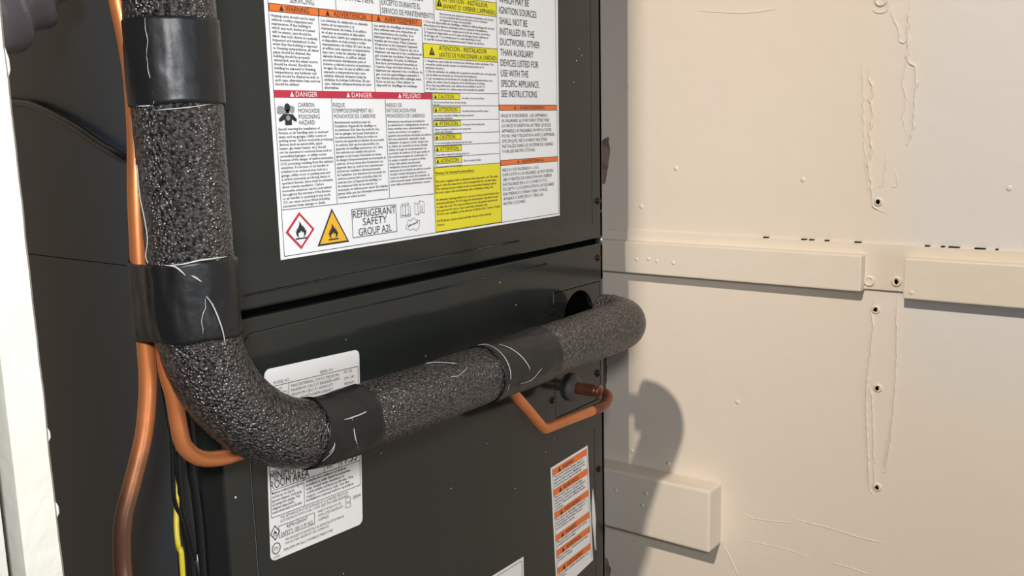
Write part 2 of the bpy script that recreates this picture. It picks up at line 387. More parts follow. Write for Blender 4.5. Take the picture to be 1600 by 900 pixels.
ridge(bm, [(-.522, -.340), (-.520, -.361), (-.524, -.461), (-.523, -.540), (-.521, -.600), (-.518, -.643), (-.513, -.680), (-.515, -.692), (-.506, -.697)], 0.0030, 3)
ridge(bm, [(-.521, -.575), (-.514, -.640), (-.508, -.684)], 0.0020, 4)
ridge(bm, [(-.490, -.676), (-.492, -.712), (-.496, -.742)], 0.0022, 5)
ridge(bm, [(-.453, .090), (-.450, .074), (-.459, .055), (-.456, .030), (-.461, .004), (-.456, -.030), (-.462, -.060), (-.456, -.092), (-.462, -.120), (-.466, -.150), (-.469, -.168), (-.480, -.176), (-.492, -.180)], .0034, 6, 1)
ridge(bm, [(-.438, .100), (-.441, .050), (-.443, .003), (-.447, -.050), (-.453, -.105), (-.458, -.140)], .0018, 7, 1)
ridge(bm, [(-.520, .205), (-.517, .170), (-.519, .120), (-.520, .098), (-.531, .090), (-.536, .070), (-.535, .030), (-.534, -.022), (-.529, -.045), (-.524, -.055)], .0032, 8, 1)
ridge(bm, [(-.485, .199), (-.490, .180), (-.500, .158), (-.504, .135), (-.516, .136), (-.519, .160)], .0024, 9, 1)
ridge(bm, [(-.452, .196), (-.462, .190), (-.478, .192), (-.480, .214)], .0024, 10, .6)
ridge(bm, [(-.490, -.070), (-.488, -.100), (-.484, -.130), (-.476, -.132)], .0016, 11, .8)
ridge(bm, [(-.512, .150), (-.522, .140), (-.512, .06), (-.520, .03), (-.515, .0), (-.522, -.03)], .0018, 15, 1)
ridge(bm, [(-.506, -.100), (-.512, -.128), (-.500, -.131)], .0014, 12, .8)
ridge(bm, [(-.470, -.300), (-.500, -.298), (-.515, -.299)], .0012, 13, .1)
link('paint_ridge', bm, M_WALL, wall_right, True)
bm = bmesh.new()
ridge(bm, [(-.215, -.844), (-.230, -.855), (-.267, -.854), (-.33, -.845)], .0013, 21, .6)
ridge(bm, [(-.33, -.836), (-.411, -.838), (-.47, -.843), (-.518, -.842)], .0016, 22, .4)
ridge(bm, [(-.173, -.936), (-.190, -.962), (-.208, -.998)], .0017, 23, .4)
ridge(bm, [(-.217, -.911), (-.311, -.908), (-.373, -.913)], .0010, 24, .4)
ridge(bm, [(-.414, -.913), (-.453, -.913), (-.489, -.918)], .0014, 25, .6)
ridge(bm, [(-.10, .225), (-.20, .212), (-.27, .214)], .0012, 26, .4)
link('paint_crack', bm, M_WALL, wall_right, True)
bm = bmesh.new()
nubs(bm, [(.035, -.185), (-.05, -.10), (-.33, -.12), (-.70, -.13), (.06, -.76), (-.035, -.772), (-.20, -.60)], XW, 0.006)
link('paint_bump', bm, M_WALL, wall_right, True)
def patch(pts, seed):
    b = bmesh.new(); pts = [Vector((XW - 0.0012, y, z)) for y, z in pts]; P = resample(pts + [pts[0]], 0.006)[:-1]
    P = [p + Vector((0, 0.003 * noise.noise(p * 90 + Vector((seed, 0, 0))), 0.002 * noise.noise(p * 70))) for p in P]
    f = [b.verts.new(p) for p in P]; k = [b.verts.new((XW + .001, p.y, p.z)) for p in P]; n = len(P)
    b.faces.new(f); [b.faces.new((f[i], f[(i + 1) % n], k[(i + 1) % n], k[i])) for i in range(n)]
    link('bare_wood_patch', b, M_WOOD, wall_right)
patch([(.15, -.045), (.118, -.030), (.115, -.068), (.119, -.099), (.128, -.136), (.15, -.140)], 1)
patch([(.16, -1.06), (.130, -1.046), (.119, -1.074), (.125, -1.109), (.16, -1.114)], 2)
patch([(.16, -.530), (.125, -.521), (.127, -.576), (.132, -.647), (.16, -.656)], 3)

# ------------------------------------------------------------------ air handler
XL, XR = 0.704, 1.648
TOP = 0.80
ah = thing('air_handler', ((XL + XR) / 2, 0.6, FLZ), 'charcoal metal air handler cabinet with white warning labels, standing against the cream wall', 'air handler')
bm = bmesh.new()
YB = 1.19
for z0, z1 in ((FLZ + .001, -.1751), (-.1741, TOP)):      # two stacked cases, a seam between them
    box(bm, XL + .003, XL + .012, .05, YB, z0, z1, .0006); box(bm, XR - .012, XR - .003, .0, YB, z0, z1, .0015)
    box(bm, XL + .012, XR - .012, YB - .012, YB, z0, z1)
box(bm, XL + .003, XR - .003, .05, YB, TOP, TOP + .01); box(bm, XL + .012, XR - .012, .05, YB, FLZ + .001, FLZ + .03)
link('casing', bm, M_SIDE, ah)
N1_ = 1.468
bm = bmesh.new(); box(bm, XL + .012, XR - .012, .07, .085, FLZ + .03, TOP); box(bm, XL + .006, XR - .012, .010, .07, -.245, -.220); box(bm, N1_ + .004, XR - .012, .016, .024, -.560, -.320)  # gap gasket, plus black backing sheets painting in the shade behind openings
link('gasket_and_shade_sheets', bm, M_HOLE, ah)
def rib(bm, pts, r, seed=0):
    tube(bm, fillet([(x, -0.0004, z) for x, z in pts], .018, 6), r, 8)
def flat_ribs(bm, first):
    for v in bm.verts[first:] if False else []: pass
# upper access panel
def panel(name, outline, ribs):
    b = bmesh.new(); prism(b, outline, 0.0, 0.05, 0.0035)
    o = link(name, b, M_CASE, ah)
    for pts, r in ribs:                     # pressed grooves
        b = bmesh.new(); rib(b, pts, r); cut = link('cutter', b, M_CASE, ah)
        mo = o.modifiers.new('groove', 'BOOLEAN'); mo.object = cut; mo.operation = 'DIFFERENCE'; mo.solver = 'EXACT'
        bpy.context.view_layer.update()
        me = bpy.data.meshes.new_from_object(o.evaluated_get(bpy.context.evaluated_depsgraph_get()))
        o.modifiers.clear(); o.data = me; me.name = name; bpy.data.objects.remove(cut)
    return o
up_gap, lo_gap = -.2285, -.2385
panel('upper_panel', [(XL, up_gap), (XR, up_gap + .0005), (XR, TOP - .01), (XL, TOP - .01)], [([(.757, -.2085), (1.36, -.2035)], .0022), ([(1.607, -.20), (1.607, .70)], .0014)])
N1, N2, N3 = 1.468, -.316, -.563
panel('lower_panel', [(XL, lo_gap), (XL, -1.35), (XR, -1.35), (XR, N3), (N1, N3), (N1, N2), (XR, N2), (XR, lo_gap)],
      [([(.749, -1.2), (.749, -.2600), (1.445, -.2560)], .0022), ([(1.607, -1.3), (1.607, -.62)], .0013)])
bm = bmesh.new(); prism(bm, [(XL, -1.36), (XL, FLZ + .02), (XR, FLZ + .02), (XR, -1.36)], 0, .05, .0035)
link('base_panel', bm, M_CASE, ah)
# connection plate with its hole
bm = bmesh.new(); HX, HZ, HR = 1.556, -.378, .054
n = 48; x0, x1, z0, z1 = N1 + .0012, XR - .001, N3 + .0012, N2 - .0012
circ = []; outer = []
for k in range(n):
    a = 2 * math.pi * k / n; c, s_ = math.cos(a), math.sin(a); circ.append((HX + HR * c, HZ + HR * s_))
    t = min(((x1 - HX) / c if c > 1e-6 else 9), ((x0 - HX) / c if c < -1e-6 else 9), ((z1 - HZ) / s_ if s_ > 1e-6 else 9), ((z0 - HZ) / s_ if s_ < -1e-6 else 9))
    outer.append((HX + t * c, HZ + t * s_))
corner = [min(range(n), key=lambda k: (outer[k][0] - cx) ** 2 + (outer[k][1] - cz) ** 2) for cx in (x0, x1) for cz in (z0, z1)]
for q, (cx, cz) in zip(corner, [(cx, cz) for cx in (x0, x1) for cz in (z0, z1)]): outer[q] = (cx, cz)
vo = [bm.verts.new((x, .0015, z)) for x, z in outer]; vi = [bm.verts.new((x, .0015, z)) for x, z in circ]
wi = [bm.verts.new((x, .012, z)) for x, z in circ]; wo = [bm.verts.new((x, .012, z)) for x, z in outer]
for k in range(n):
    j = (k + 1) % n
    bm.faces.new((vo[k], vo[j], vi[j], vi[k])); bm.faces.new((vi[k], vi[j], wi[j], wi[k])); bm.faces.new((vo[k], wo[k], wo[j], vo[j]))
bmesh.ops.recalc_face_normals(bm, faces=bm.faces[:])
link('connection_plate', bm, M_CASE, ah)
def grommet(name, x, z, prof, m):
    b = bmesh.new(); lathe(b, (x, 0.0, z), prof, 'y'); return link(name, b, m, ah)
grommet('grommet', 1.524, -.513, [(.027, -.001), (.028, .004), (.026, .008), (.018, .010), (.0135, .014)], M_RUB)
def screw_mesh():
    b = bmesh.new(); c = (0, 0, 0)
    lathe(b, c, [(.0078, -.0005), (.0078, .0010), (.0070, .0018)], 'y', 20)
    lathe(b, c, [(.0050, .001), (.0050, .0045), (.0044, .0052)], 'y', 6)
    return b
proto = None
for x, z in ((1.628, -.153), (1.627, -.268), (1.461, -.352), (1.625, -.508), (1.456, -.523), (1.624, -.715), (1.628, .25), (1.624, -1.05)):
    if proto is None:
        b = screw_mesh(); me = bpy.data.meshes.new('screw')
        for v in b.verts: v.co = v.co * S
        b.to_mesh(me); b.free(); me.materials.append(M_SCREW); proto = bpy.data.objects.new('screw', me); q = proto
    else: q = proto.copy()
    COL.objects.link(q); q.parent = ah; q.location = W(x, 0, z) - ah.location
bm = bmesh.new(); tube(bm, [(1.598, -.0012, -.750), (1.5985, -.0012, -.785), (1.6005, -.0012, -.820), (1.6035, -.0012, -.860), (1.606, -.0012, -.888)], lambda t: (.0006 + .0042 * math.sin(math.pi * min(1, t * 1.15)) ** 2 * (t < .62) + .0024 * (t >= .2)) , 10)
for v in bm.verts: v.co.y *= .5
link('paint_drip', bm, M_DRIP, ah, True)
rnd = random.Random(5)      # flecks of white paint on the panels
for x, z in [(1.556, .118), (1.545, .078), (1.575, .128), (.722, -.470), (1.30, -.27), (1.345, -.318), (1.10, -.36), (1.46, -.60), (.99, -.49), (1.43, -.62), (1.15, -.60), (.93, -.30), (1.565, .14), (1.25, -.55), (1.33, -.66), (.90, -.65)]:
    r = rnd.uniform(.0006, .0011) * (1.5 if x in (1.556, .722) else 1); b = bmesh.new(); lathe(b, (x, 0, z), [(r, -.0002), (r * .8, .0006), (r * .3, .0008)], 'y', 7)
    link('paint_fleck', b, M_DRIP, ah)
bm = bmesh.new(); lathe(bm, (1.641, .0, -.2320), [(.0035, -.003), (.003, .001), (.001, .002)], 'y', 8)
link('putty_crumb', bm, M_DRIP, ah)

# ---- big warning label
def paper(name, sh, pts, m, lab):
    b = bmesh.new(); 
    f = [b.verts.new(sh.p(x, z, 1)) for x, z in pts]; k = [b.verts.new(sh.p(x, z, -0.5)) for x, z in pts]; n = len(pts)
    b.faces.new(f); b.faces.new(k[::-1]); [b.faces.new((f[i], k[i], k[(i + 1) % n], f[(i + 1) % n])) for i in range(n)]
    bmesh.ops.recalc_face_normals(b, faces=b.faces[:])
    return b
sh = Sheet(0, 0, 0, 0)
bm = paper('warning_label', sh, [(.8215, -.1697), (1.4900, -.1697), (1.4960, .345), (.8215, .345)], M_PAPER, '')
I = 1   # material slots: 0 paper, 1 ink
# rules of the form
t = .0009
for x0, x1, z in ((.8275, 1.4860, -.1655), (.8275, 1.134, -.1035), (1.121, 1.309, .0535), (1.139, 1.309, .0335), (1.139, 1.309, .0112), (1.139, 1.309, -.0100), (1.139, 1.309, -.0285), (1.139, 1.309, -.0468)): sh.rect(bm, x0, x1, z - t / 2, z + t / 2, 2, I)
for x, z0, z1 in ((.8275, -.1655, .340), (1.4862, -.1655, .340), (.912, .053, .152), (1.0135, .053, .152), (.9275, -.1035, .043), (1.0335, -.1035, .043), (1.1355, -.1035, .043), (1.1205, .053, .152), (.945, .162, .30), (1.309, -.1655, .340), (1.032, .162, .30), (1.1500, .162, .30), (1.138, -.1035, .053)): sh.rect(bm, x - t / 2, x + t / 2, z0, z1, 2, I)
wl = link('warning_label', bm, [M_PAPER, M_INK], ah)
tag(wl, 'large white warning label on the upper panel')
def band(name, x0, x1, z0, z1, m, outline=True, parent=wl, sheet=None):
    s_ = sheet or sh; b = bmesh.new(); s_.rect(b, x0, x1, z0, z1, 2, 0)
    if outline: s_.frame(b, x0, x1, z0, z1, .0008, 2.6, 1)
    return b, (lambda: link(name, b, [m, M_INK, M_PAPER], parent))
def header(x0, x1, z0, z1, m, words, ink, outline=True, cap=None, wfrac=.5):
    b, done = band('header_band', x0, x1, z0, z1, m, outline)
    h = z1 - z0; cap = cap or h * .66; w = (x1 - x0) * wfrac; cx = (x0 + x1) / 2
    sh.tri(b, cx - w * .55, z0 + (h - cap) / 2, cap * 1.05, 3, ink); sh.text(b, words, cx - w * .38, z0 + (h - cap) / 2, cap, width=w, mi=ink)
    done()
header(.828, .9125, .152, .1625, M_ORANGE, 'WARNING', 1, wfrac=.47); header(.9125, 1.0135, .152, .1625, M_ORANGE, 'ADVERTENCIA', 1, wfrac=.62); header(1.0135, 1.120, .152, .1625, M_ORANGE, 'AVERTISSEMENT', 1, wfrac=.68)
header(.828, .928, .043, .053, M_RED, 'DANGER', 2, False, wfrac=.38); header(.928, 1.034, .043, .053, M_RED, 'DANGER', 2, False, wfrac=.38); header(1.034, 1.1385, .043, .053, M_RED, 'PELIGRO', 2, False, wfrac=.38)
header(1.3095, 1.4862, .0255, .0355, M_ORANGE, 'AVERTISSEMENT', 1, cap=.0052, wfrac=.44); header(1.3095, 1.4862, -.0680, -.0585, M_ORANGE, 'ADVERTENCIA', 1, cap=.0052, wfrac=.38)
for x0, x1, z0, z1, a, c in ((1.1540, 1.3095, .1800, .2030, 'ATTENTION - INSTALLEUR', "(AVANT D' OPERER L'APPAREIL)"), (1.1210, 1.3090, .1055, .1280, 'ATENCIÓN - INSTALADOR', '(ANTES DE FUNCIONAR LA UNIDAD)')):
    b, done = band('header_band', x0, x1, z0, z1, M_YLW)
    xt = 1.170; ti = x0 + .0085 if x0 > 1.13 else x0 + .020
    sh.tri(b, ti, z0 + .0050, .0130, 3, 1); sh.rect(b, ti - .0005, ti + .0005, z0 + .0085, z0 + .0130, 3.4, 0); sh.rect(b, ti - .0005, ti + .0005, z0 + .0066, z0 + .0076, 3.4, 0)
    xt = x0 + .0165 if x0 > 1.13 else x0 + .037
    sh.text(b, a, xt, z0 + .0130, .0072, maxw=(x1 - xt) * .82, mi=1, sx=.95); sh.text(b, c, xt, z0 + .0030, .0072, width=(x1 - xt) - .004, mi=1); done()
for k, (z0, z1, wd_) in enumerate(((.0430, .0525, 'CAUTION'), (.0225, .0320, 'ATTENTION'), (.0010, .0105, 'ATENCIÓN'), (-.0205, -.0108, 'CAUTION'), (-.0388, -.0292, 'ATTENTION'), (-.0575, -.0475, 'ATENCIÓN'))):
    b, done = band('header_band', 1.1395, 1.206, z0, z1, M_YLW)
    sh.tri(b, 1.1455, z0 + .0018, .0062, 3, 1); sh.text(b, wd_, 1.152, z0 + .0018, .0060, width=.045 if wd_ != 'CAUTION' else .038, mi=1); done()
b, done = band('yellow_notice', 1.1345, 1.3085, -.1650, -.0625, M_YLW)
sh.text(b, 'Warning Coil Cleaning Recommendations', 1.138, -.0735, .0040, width=.098, mi=1, res=1)
sh.rect(b, 1.138, 1.236, -.0752, -.0748, 3, 1)
sh.para(b, ['This unit is equipped with an aluminum tube evaporator coil. The safest', 'way to clean the evaporator coil is to simply flush the coil with water.', 'This cleaning practice remains as the recommended cleaning method', 'for both copper tube and aluminum tube residential cooling coils.'], 1.138, -.0868, .0058, .0037, .163, mi=1)
sh.para(b, ['An alternate cleaning method is to use one of the products listed in the', 'technical publication TP-109 shipped in the literature bag with the unit', 'to clean the coils. The cleaners listed are the only agents deemed safe', 'and approved for use to clean round tube aluminum coils.', 'TP-109 is also available on the web site in Partner Link > Service Toolkit.'], 1.138, -.1155, .0058, .0037, .167, mi=1)
sh.para(b, ['NOTE: Ensure coils are rinsed well after the use of any chemical', '           cleaners.'], 1.138, -.1495, .0060, .0037, .140, mi=1)
done()
# running text of the label: one lettering mesh
bm = bmesh.new()
sh.text(bm, 'SERVICING.', .863, .1655, .0080, width=.0435); sh.text(bm, 'CLOSED EXCEPT WHEN', .850, .1770, .0080, width=.080)
for i, (tx, wdt) in enumerate((('SERVICIO DE MANTENIMIENTO', .1135), ('EXCEPTO DURANTE EL', .084), ('PERMANECER CERRADO', .091), ('EL PANEL DEBE', .062))): sh.text(bm, tx, 1.0345, .1655 + .0118 * i, .0078, width=wdt)
for i, tx in enumerate(('SAUF LORS DE', "L'ENTRETIEN.")): sh.text(bm, tx, .952, .189 - .0118 * i, .0078, maxw=.07)
P1 = 'Heating units should not be used without routine inspection and maintenance. If the building in which any such device is located will be vacant, care should be taken that such device is routinely inspected and maintained. In the event that the building is exposed to freezing temperatures, all water pipes should be drained, the building should be properly winterized, and the water source should be closed. Should the building be exposed to freezing temperatures, any hydronic coil units should be drained as well. In such case, alternative heat sources should be utilized.'
P2 = 'Los sistemas de calefacción no deberán usarse sin la inspección y el mantenimiento de rutina. Si el edificio en el que se encuentra el dispositivo estará vacío, habrá que asegurarse de que el dispositivo se inspecciona y recibe mantenimiento de rutina. En caso de que el edificio esté expuesto a temperaturas bajo cero, todas las tuberías de agua deberán drenarse, el edificio deberá acondicionarse debidamente para el invierno y deberá cerrarse el suministro de agua. En caso de que el edificio esté expuesto a temperaturas bajo cero, también deberán drenarse todas las unidades de bobinas hidrónicas. En ese caso, deberán utilizarse fuentes de calor alternativas.'
P3 = "Les unités de chauffage ne doivent pas être utilisées sans une inspection et une maintenance de routine. Si le bâtiment dans lequel l'appareil est installé est inoccupé, il faut s'assurer d'inspecter et de maintenir l'appareil de façon routinière. Dans le cas où le bâtiment est exposé à des conditions de gel, toutes les conduites d'eau doivent être vidangées. De plus, le bâtiment doit être correctement hivernisé et l'entrée d'eau doit être fermée. Si le bâtiment est exposé à des conditions de gel, tous les appareillages serpentin à eau chaude doivent être vidangés aussi. Dans un tel cas, il faut utiliser un dispositif de chauffage de rechange."
D1 = 'Special warning for installation of furnace or air handling units in enclosed areas such as garages, utility rooms or parking areas. Carbon monoxide producing devices (such as automobile, space heater, gas water heater, etc.) should not be operated in enclosed areas such as unventilated garages, or utility rooms because of the danger of carbon monoxide (CO) poisoning resulting from the exhaust emissions. If a furnace or air handler is installed in an enclosed area such as a garage, utility room or parking area and a carbon monoxide producing device is operated therein, there must be adequate direct outside ventilation. Carbon monoxide emissions can be recirculated throughout the structure if the furnace or air handler is operating in any mode. CO can cause serious illness including permanent brain damage or death.'
D2 = "Avertissement spécial au sujet de l'installation d'appareils de chauffage ou de traitement d'air dans des endroits clos, tels les garages, les locaux d'entretien et les stationnements. Évitez de mettre en marche les appareils produisant du monoxyde de carbone (tels que les automobiles, les appareils de chauffage autonomes, etc.) dans des endroits non ventilés tels que les garages ou les locaux d'entretien en raison du danger d'empoisonnement au monoxyde de carbone. Si vous devez faire fonctionner ces appareils dans un endroit clos, assurez-vous qu'il ait une ventilation directe provenant de l'extérieur. Les émissions de monoxyde de carbone peuvent être recirculées dans les endroits clos, si l'appareil de chauffage ou de traitement d'air est en marche. Le monoxyde de carbone peut causer des maladies graves telles que des dommages permanents au cerveau et même la mort."
D3 = 'Advertencia especial para la instalación de calentadores o manipuladoras de aire en áreas cerradas como estacionamientos o cuartos de servicio. Los equipos o aparatos que producen monóxido de carbono (tal como automóvil, calentador de gas, calentador de agua por medio de gas, etc.) no deben ser operados en áreas cerradas debido al riesgo de envenenamiento por monóxido de carbono (CO) que resulta de las emisiones de gases de combustión. Si el equipo o aparato se opera en dichas áreas, debe existir una adecuada ventilación directa al exterior. Las emisiones de monóxido de carbono pueden circular a través del aparato cuando se opera en cualquier modo. El monóxido de carbono puede causar enfermedades severas como daño cerebral permanente o muerte.'
def column(bm, text, x, w, z_first, z_last, cap, nlines):
    for n in range(20, 70):
        L = wrap(text, n)
        if len(L) <= nlines: break
    sh.para(bm, L, x, z_first, (z_first - z_last) / max(1, len(L) - 1), cap, w, res=1)
column(bm, P1, .8305, .0785, .1455, .0590, .0035, 18); column(bm, P2, .9155, .0945, .1455, .0560, .0035, 18); column(bm, P3, 1.0165, .101, .1455, .0610, .0035, 17)
for i, tx in enumerate(('CARBON', 'MONOXIDE', 'POISONING', 'HAZARD')): sh.text(bm, tx, .8665, .0312 - .0078 * i, .0056, sx=.86)
for x, L in ((.9295, ('RISQUE', "D'EMPOISONNEMENT AU", 'MONOXYDE DE CARBONE')), (1.0355, ('RIESGO DE', 'INTOXICACIÓN POR', 'MONÓXIDO DE CARBONO'))):
    for i, tx in enumerate(L): sh.text(bm, tx, x, .0312 - .0078 * i, .0056, sx=.82, maxw=.094)
column(bm, D1, .8305, .0945, .0010, -.1005, .0034, 21); column(bm, D2, .9298, .1010, .0085, -.0960, .0034, 21); column(bm, D3, 1.0358, .0970, .0085, -.0850, .0034, 19)
sh.para(bm, ['Assurez-vous que toutes les connexions électriques sont serrées.', 'Un raccordement lâche pourrait nuire au bon rendement', 'de l’appareil et causer une surchauffe.'], 1.162, .1728, .0047, .0033, .138)
sh.para(bm, ['1. Pour les dispositifs de chauffage, vérifiez le débranchage du moteur', '   thermique à la vitesse minimale selon le manuel d’installation.', '2. Contrôlez le fil neutre requis pour la fin de course contrôlée.', '   Si l’appareil disponible pour le type de fil approprié, utilisez un', '   fil de type 60 °C, si requis par le code électrique local.', '3. Les fils doivent être acheminés avant l’étape de service.'], 1.1245, .1585, .0052, .0033, .178)
sh.para(bm, ['1. Asegúrese que todas las conexiones eléctricas estén ajustadas. Una', '   conexión suelta puede causar un mal funcionamiento en el', '   terminal eléctrico.', '2. Fije las unidades de calefacción y ajuste la velocidad que corresponde', '   con la tabla encontrada en el manual de instalación.', '3. Las conexiones de la fuente de energía deben dimensionarse con', '   cables de cobre. Vea la etiqueta en la unidad para el voltaje.', '   Si no hay especificación, use cables de un mínimo de 60 °C.', '4. Vuelva a colocar los cables antes de encender la unidad.'], 1.1245, .1000, .0053, .0033, .178)
cau = (('Hot surface. Use care to avoid burns.', 'burns or personal injury may occur when servicing', 'this unit.'), ('Des surfaces chaudes peuvent être causées', 'par contact. Le dispositif de chauffage et les autres composants', 'peuvent causer des brûlures.'), ('No toque con mano desnuda, puede', 'dañarse. Los equipos de calefacción y otros componentes', 'pueden causar quemaduras.'), ('', 'Do not use this appliance if any part has been under water.', ''), ('', 'Ne pas utiliser cet appareil s’il a été plongé dans l’eau.', ''), ('Evite los contactos de piezas', 'No use este aparato si ha sido sumergido.', ''))
for (z0, *_), L in zip(((.0430,), (.0225,), (.0010,), (-.0205,), (-.0388,), (-.0575,)), cau):
    if L[0]: sh.text(bm, L[0], 1.2105, z0 + .0010, .0033, maxw=.088, sx=.8, res=1)
    sh.text(bm, L[1], 1.1410, z0 - .0058, .0033, maxw=.160, sx=.8, res=1) if L[2] or z0 < 0 else None
    if L[2]: sh.text(bm, L[2], 1.1410, z0 - .0100, .0033, maxw=.10, sx=.8, res=1)
big = ('RISK OF FIRE -', 'AUXILIARY DEVICES', 'WHICH MAY BE', 'IGNITION SOURCES', 'SHALL NOT BE', 'INSTALLED IN THE', 'DUCTWORK, OTHER', 'THAN AUXILIARY', 'DEVICES LISTED FOR', 'USE WITH THE', 'SPECIFIC APPLIANCE.', 'SEE INSTRUCTIONS.')
for i, tx in enumerate(big): sh.text(bm, tx, 1.3165, .2385 - .0173 * i, .0112, sx=.74, maxw=.168)
sh.para(bm, ["RISQUE D'INCENDIE - LES APPAREILS", 'AUXILIAIRES QUI PEUVENT ÊTRE UNE', "SOURCE D'IGNITION, AUTRES QUE LES", 'APPAREILS AUXILIAIRES HOMOLOGUÉS', "POUR UNE UTILISATION AVEC L'APPAREIL", 'SPÉCIFIQUE, NE DOIVENT PAS ÊTRE', 'INSTALLÉS DANS LE SYSTÈME DE GAINES.', 'VOIR LES INSTRUCTIONS.'], 1.3150, .0143, .0087, .0055, .162)
sh.para(bm, ['RIESGO DE INCENDIO - LOS', 'DISPOSITIVOS AUXILIARES QUE PUEDEN', 'SER FUENTES DE IGNICIÓN NO DEBEN', 'INSTALARSE EN LOS CONDUCTOS,', 'EXCEPTO LOS DISPOSITIVOS AUXILIARES', 'ENUMERADOS PARA USAR CON EL', 'APARATO ESPECÍFICO. VEA LAS', 'INSTRUCCIONES.'], 1.3145, -.0785, .0083, .0055, .158)
link('lettering', bm, M_INK, wl)
# pictograms
bm = bmesh.new(); cx, cz = .8572, -.1340
def dia(r): return [(cx, cz + r), (cx + r, cz), (cx, cz - r), (cx - r, cz)]
sh.poly(bm, dia(.0255), 2, 0); sh.poly(bm, dia(.0208), 2.6, 1); flame(sh, bm, cx + .001, cz - .0105, .0235, 3.2, 2)
tag(link('flame_pictogram', bm, [M_RED, M_PAPER, M_INK], wl), 'red diamond with a black flame')
bm = bmesh.new()
def rtri(g): ax, az, bx, bz, h = .8865 + g, -.1590 + g * .62, .9465 - g, -.1590 + g * .62, -.1085 - g * 1.1; return [(ax, az), (bx, bz), ((ax + bx) / 2 , h)]
sh.poly(bm, rtri(0), 2, 1); sh.poly(bm, rtri(.0042), 2.6, 0); flame(sh, bm, .9165, -.1520, .0220, 3.2, 1)
tag(link('warning_triangle', bm, [M_AMBER, M_INK], wl), 'amber triangle with a black flame')
bm = bmesh.new(); sh.frame(bm, .9540, 1.0465, -.1548, -.1132, .0010, 2, 0)
for tx, z, wdt in (('REFRIGERANT', -.1262, .0885), ('SAFETY', -.1385, .050), ('GROUP A2L', -.1525, .0690)): sh.text(bm, tx, 1.0002, z, .0106, width=wdt, align='C', res=3)
link('refrigerant_box', bm, M_INK, wl)
bm = bmesh.new()
def L_(x, z, pts, close=True, th=.0010): sh.line(bm, [(x + a, z + c) for a, c in pts], th, 2, 0, close)
L_(1.0560, -.1340, [(0, 0), (0, .0145), (.0035, .0205), (.0105, .0195), (.0175, .0205), (.0215, .0145), (.0215, 0)]); L_(1.0560, -.1340, [(.0042, .0020), (.0042, .0180), (.0105, .0170), (.0105, .0025)]); L_(1.0560, -.1340, [(.0105, .0025), (.0105, .0170), (.0172, .0180), (.0172, .0020)]); L_(1.0560, -.1340, [(0, .0025), (.0215, .0025)], False)
L_(1.0880, -.1330, [(0, .0015), (0, .0185), (.0070, .0165), (.0115, .0210), (.0215, .0185), (.0215, .0010), (.0120, .0030), (.0070, -.0005)]); L_(1.0880, -.1330, [(.0070, -.0005), (.0070, .0165)], False); L_(1.0880, -.1330, [(.0120, .0030), (.0115, .0210)], False); L_(1.0880, -.1330, [(.0165, .0040), (.0165, .0120)], False, .0018)
L_(1.0660, -.1590, [(0, .0070), (.0060, .0195), (.0120, .0180), (.0180, .0215), (.0250, .0175), (.0320, .0165), (.0300, .0060), (.0230, .0010), (.0180, .0050), (.0100, .0035)]); L_(1.0660, -.1590, [(.0070, .0100), (.0110, .0115), (.0200, .0125), (.0250, .0145)], False, .0022); L_(1.0660, -.1590, [(.0050, .0120), (.0075, .0100), (.0055, .0080)], False, .0014); L_(1.0660, -.1590, [(.0275, .0160), (.0250, .0142), (.0275, .0125)], False, .0014)
link('manual_pictogram', bm, M_GREY, wl)
bm = bmesh.new()      # figure breathing smoke
def circ_(x, z, rx, rz, lev, mi, n=18): sh.poly(bm, [(x + rx * math.cos(2 * math.pi * k / n), z + rz * math.sin(2 * math.pi * k / n)) for k in range(n)], lev, mi)
circ_(.8365, .0262, .0060, .0050, 2, 1); circ_(.8350, .0205, .0050, .0040, 2.1, 1); circ_(.8425, .0215, .0050, .0060, 2.2, 1); circ_(.8545, .0260, .0060, .0055, 2.3, 1); circ_(.8560, .0225, .0040, .0040, 2.4, 1)
circ_(.8478, .0280, .0050, .0072, 3, 0); sh.rect(bm, .8450, .8506, .0180, .0245, 3, 0)
sh.poly(bm, [(.8400, .0170), (.8560, .0170), (.8625, .0085), (.8620, .0035), (.8540, .0080), (.8540, -.0015), (.8425, -.0015), (.8425, .0080), (.8330, .0035), (.8325, .0090)], 3.2, 0)
circ_(.8478, .0105, .0034, .0044, 3.8, 1)
for v in bm.verts: v.co.z = .0075 + (v.co.z + .0015) * .777
tag(link('smoke_pictogram', bm, [M_INK, M_GREY], wl), 'black figure with grey smoke around the head')

# ---- rating plate
rp = Sheet(.7815, -.3118, math.radians(-2.45), 0)
def rounded(w, h, r, n=5):
    out = []
    for cx, cz, a0 in ((w - r, -r, 90), (r, -r, 180), (r, -h + r, 270), (w - r, -h + r, 0)):
        seq = [(cx + r * math.cos(math.radians(a0 + q)), cz + r * math.sin(math.radians(a0 + q))) for q in ([90 * k / n for k in range(n + 1)] if a0 in (90, 180, 270) else [90 * k / n for k in range(n + 1)])]
        out.append(seq)
    q = [(w - r, -r, 0), (r, -r, 90), (r, -h + r, 180), (w - r, -h + r, 270)]
    return [(cx + r * math.cos(math.radians(a + 90 * k / n)), cz + r * math.sin(math.radians(a + 90 * k / n))) for cx, cz, a in q for k in range(n + 1)]
PW, PH = .1740, .2680
bm = paper('rating_plate', rp, rounded(PW, PH, .009), M_PAPER2, '')
t = .0008
for v in (.0250, .0560, .0740, .1415, .1685, .2065, .154): rp.rect(bm, .0035, PW - .0035, -v - t / 2, -v + t / 2, 2, 1) if v != .154 else rp.rect(bm, .100, PW - .0035, -.1545, -.1538, 2, 1)
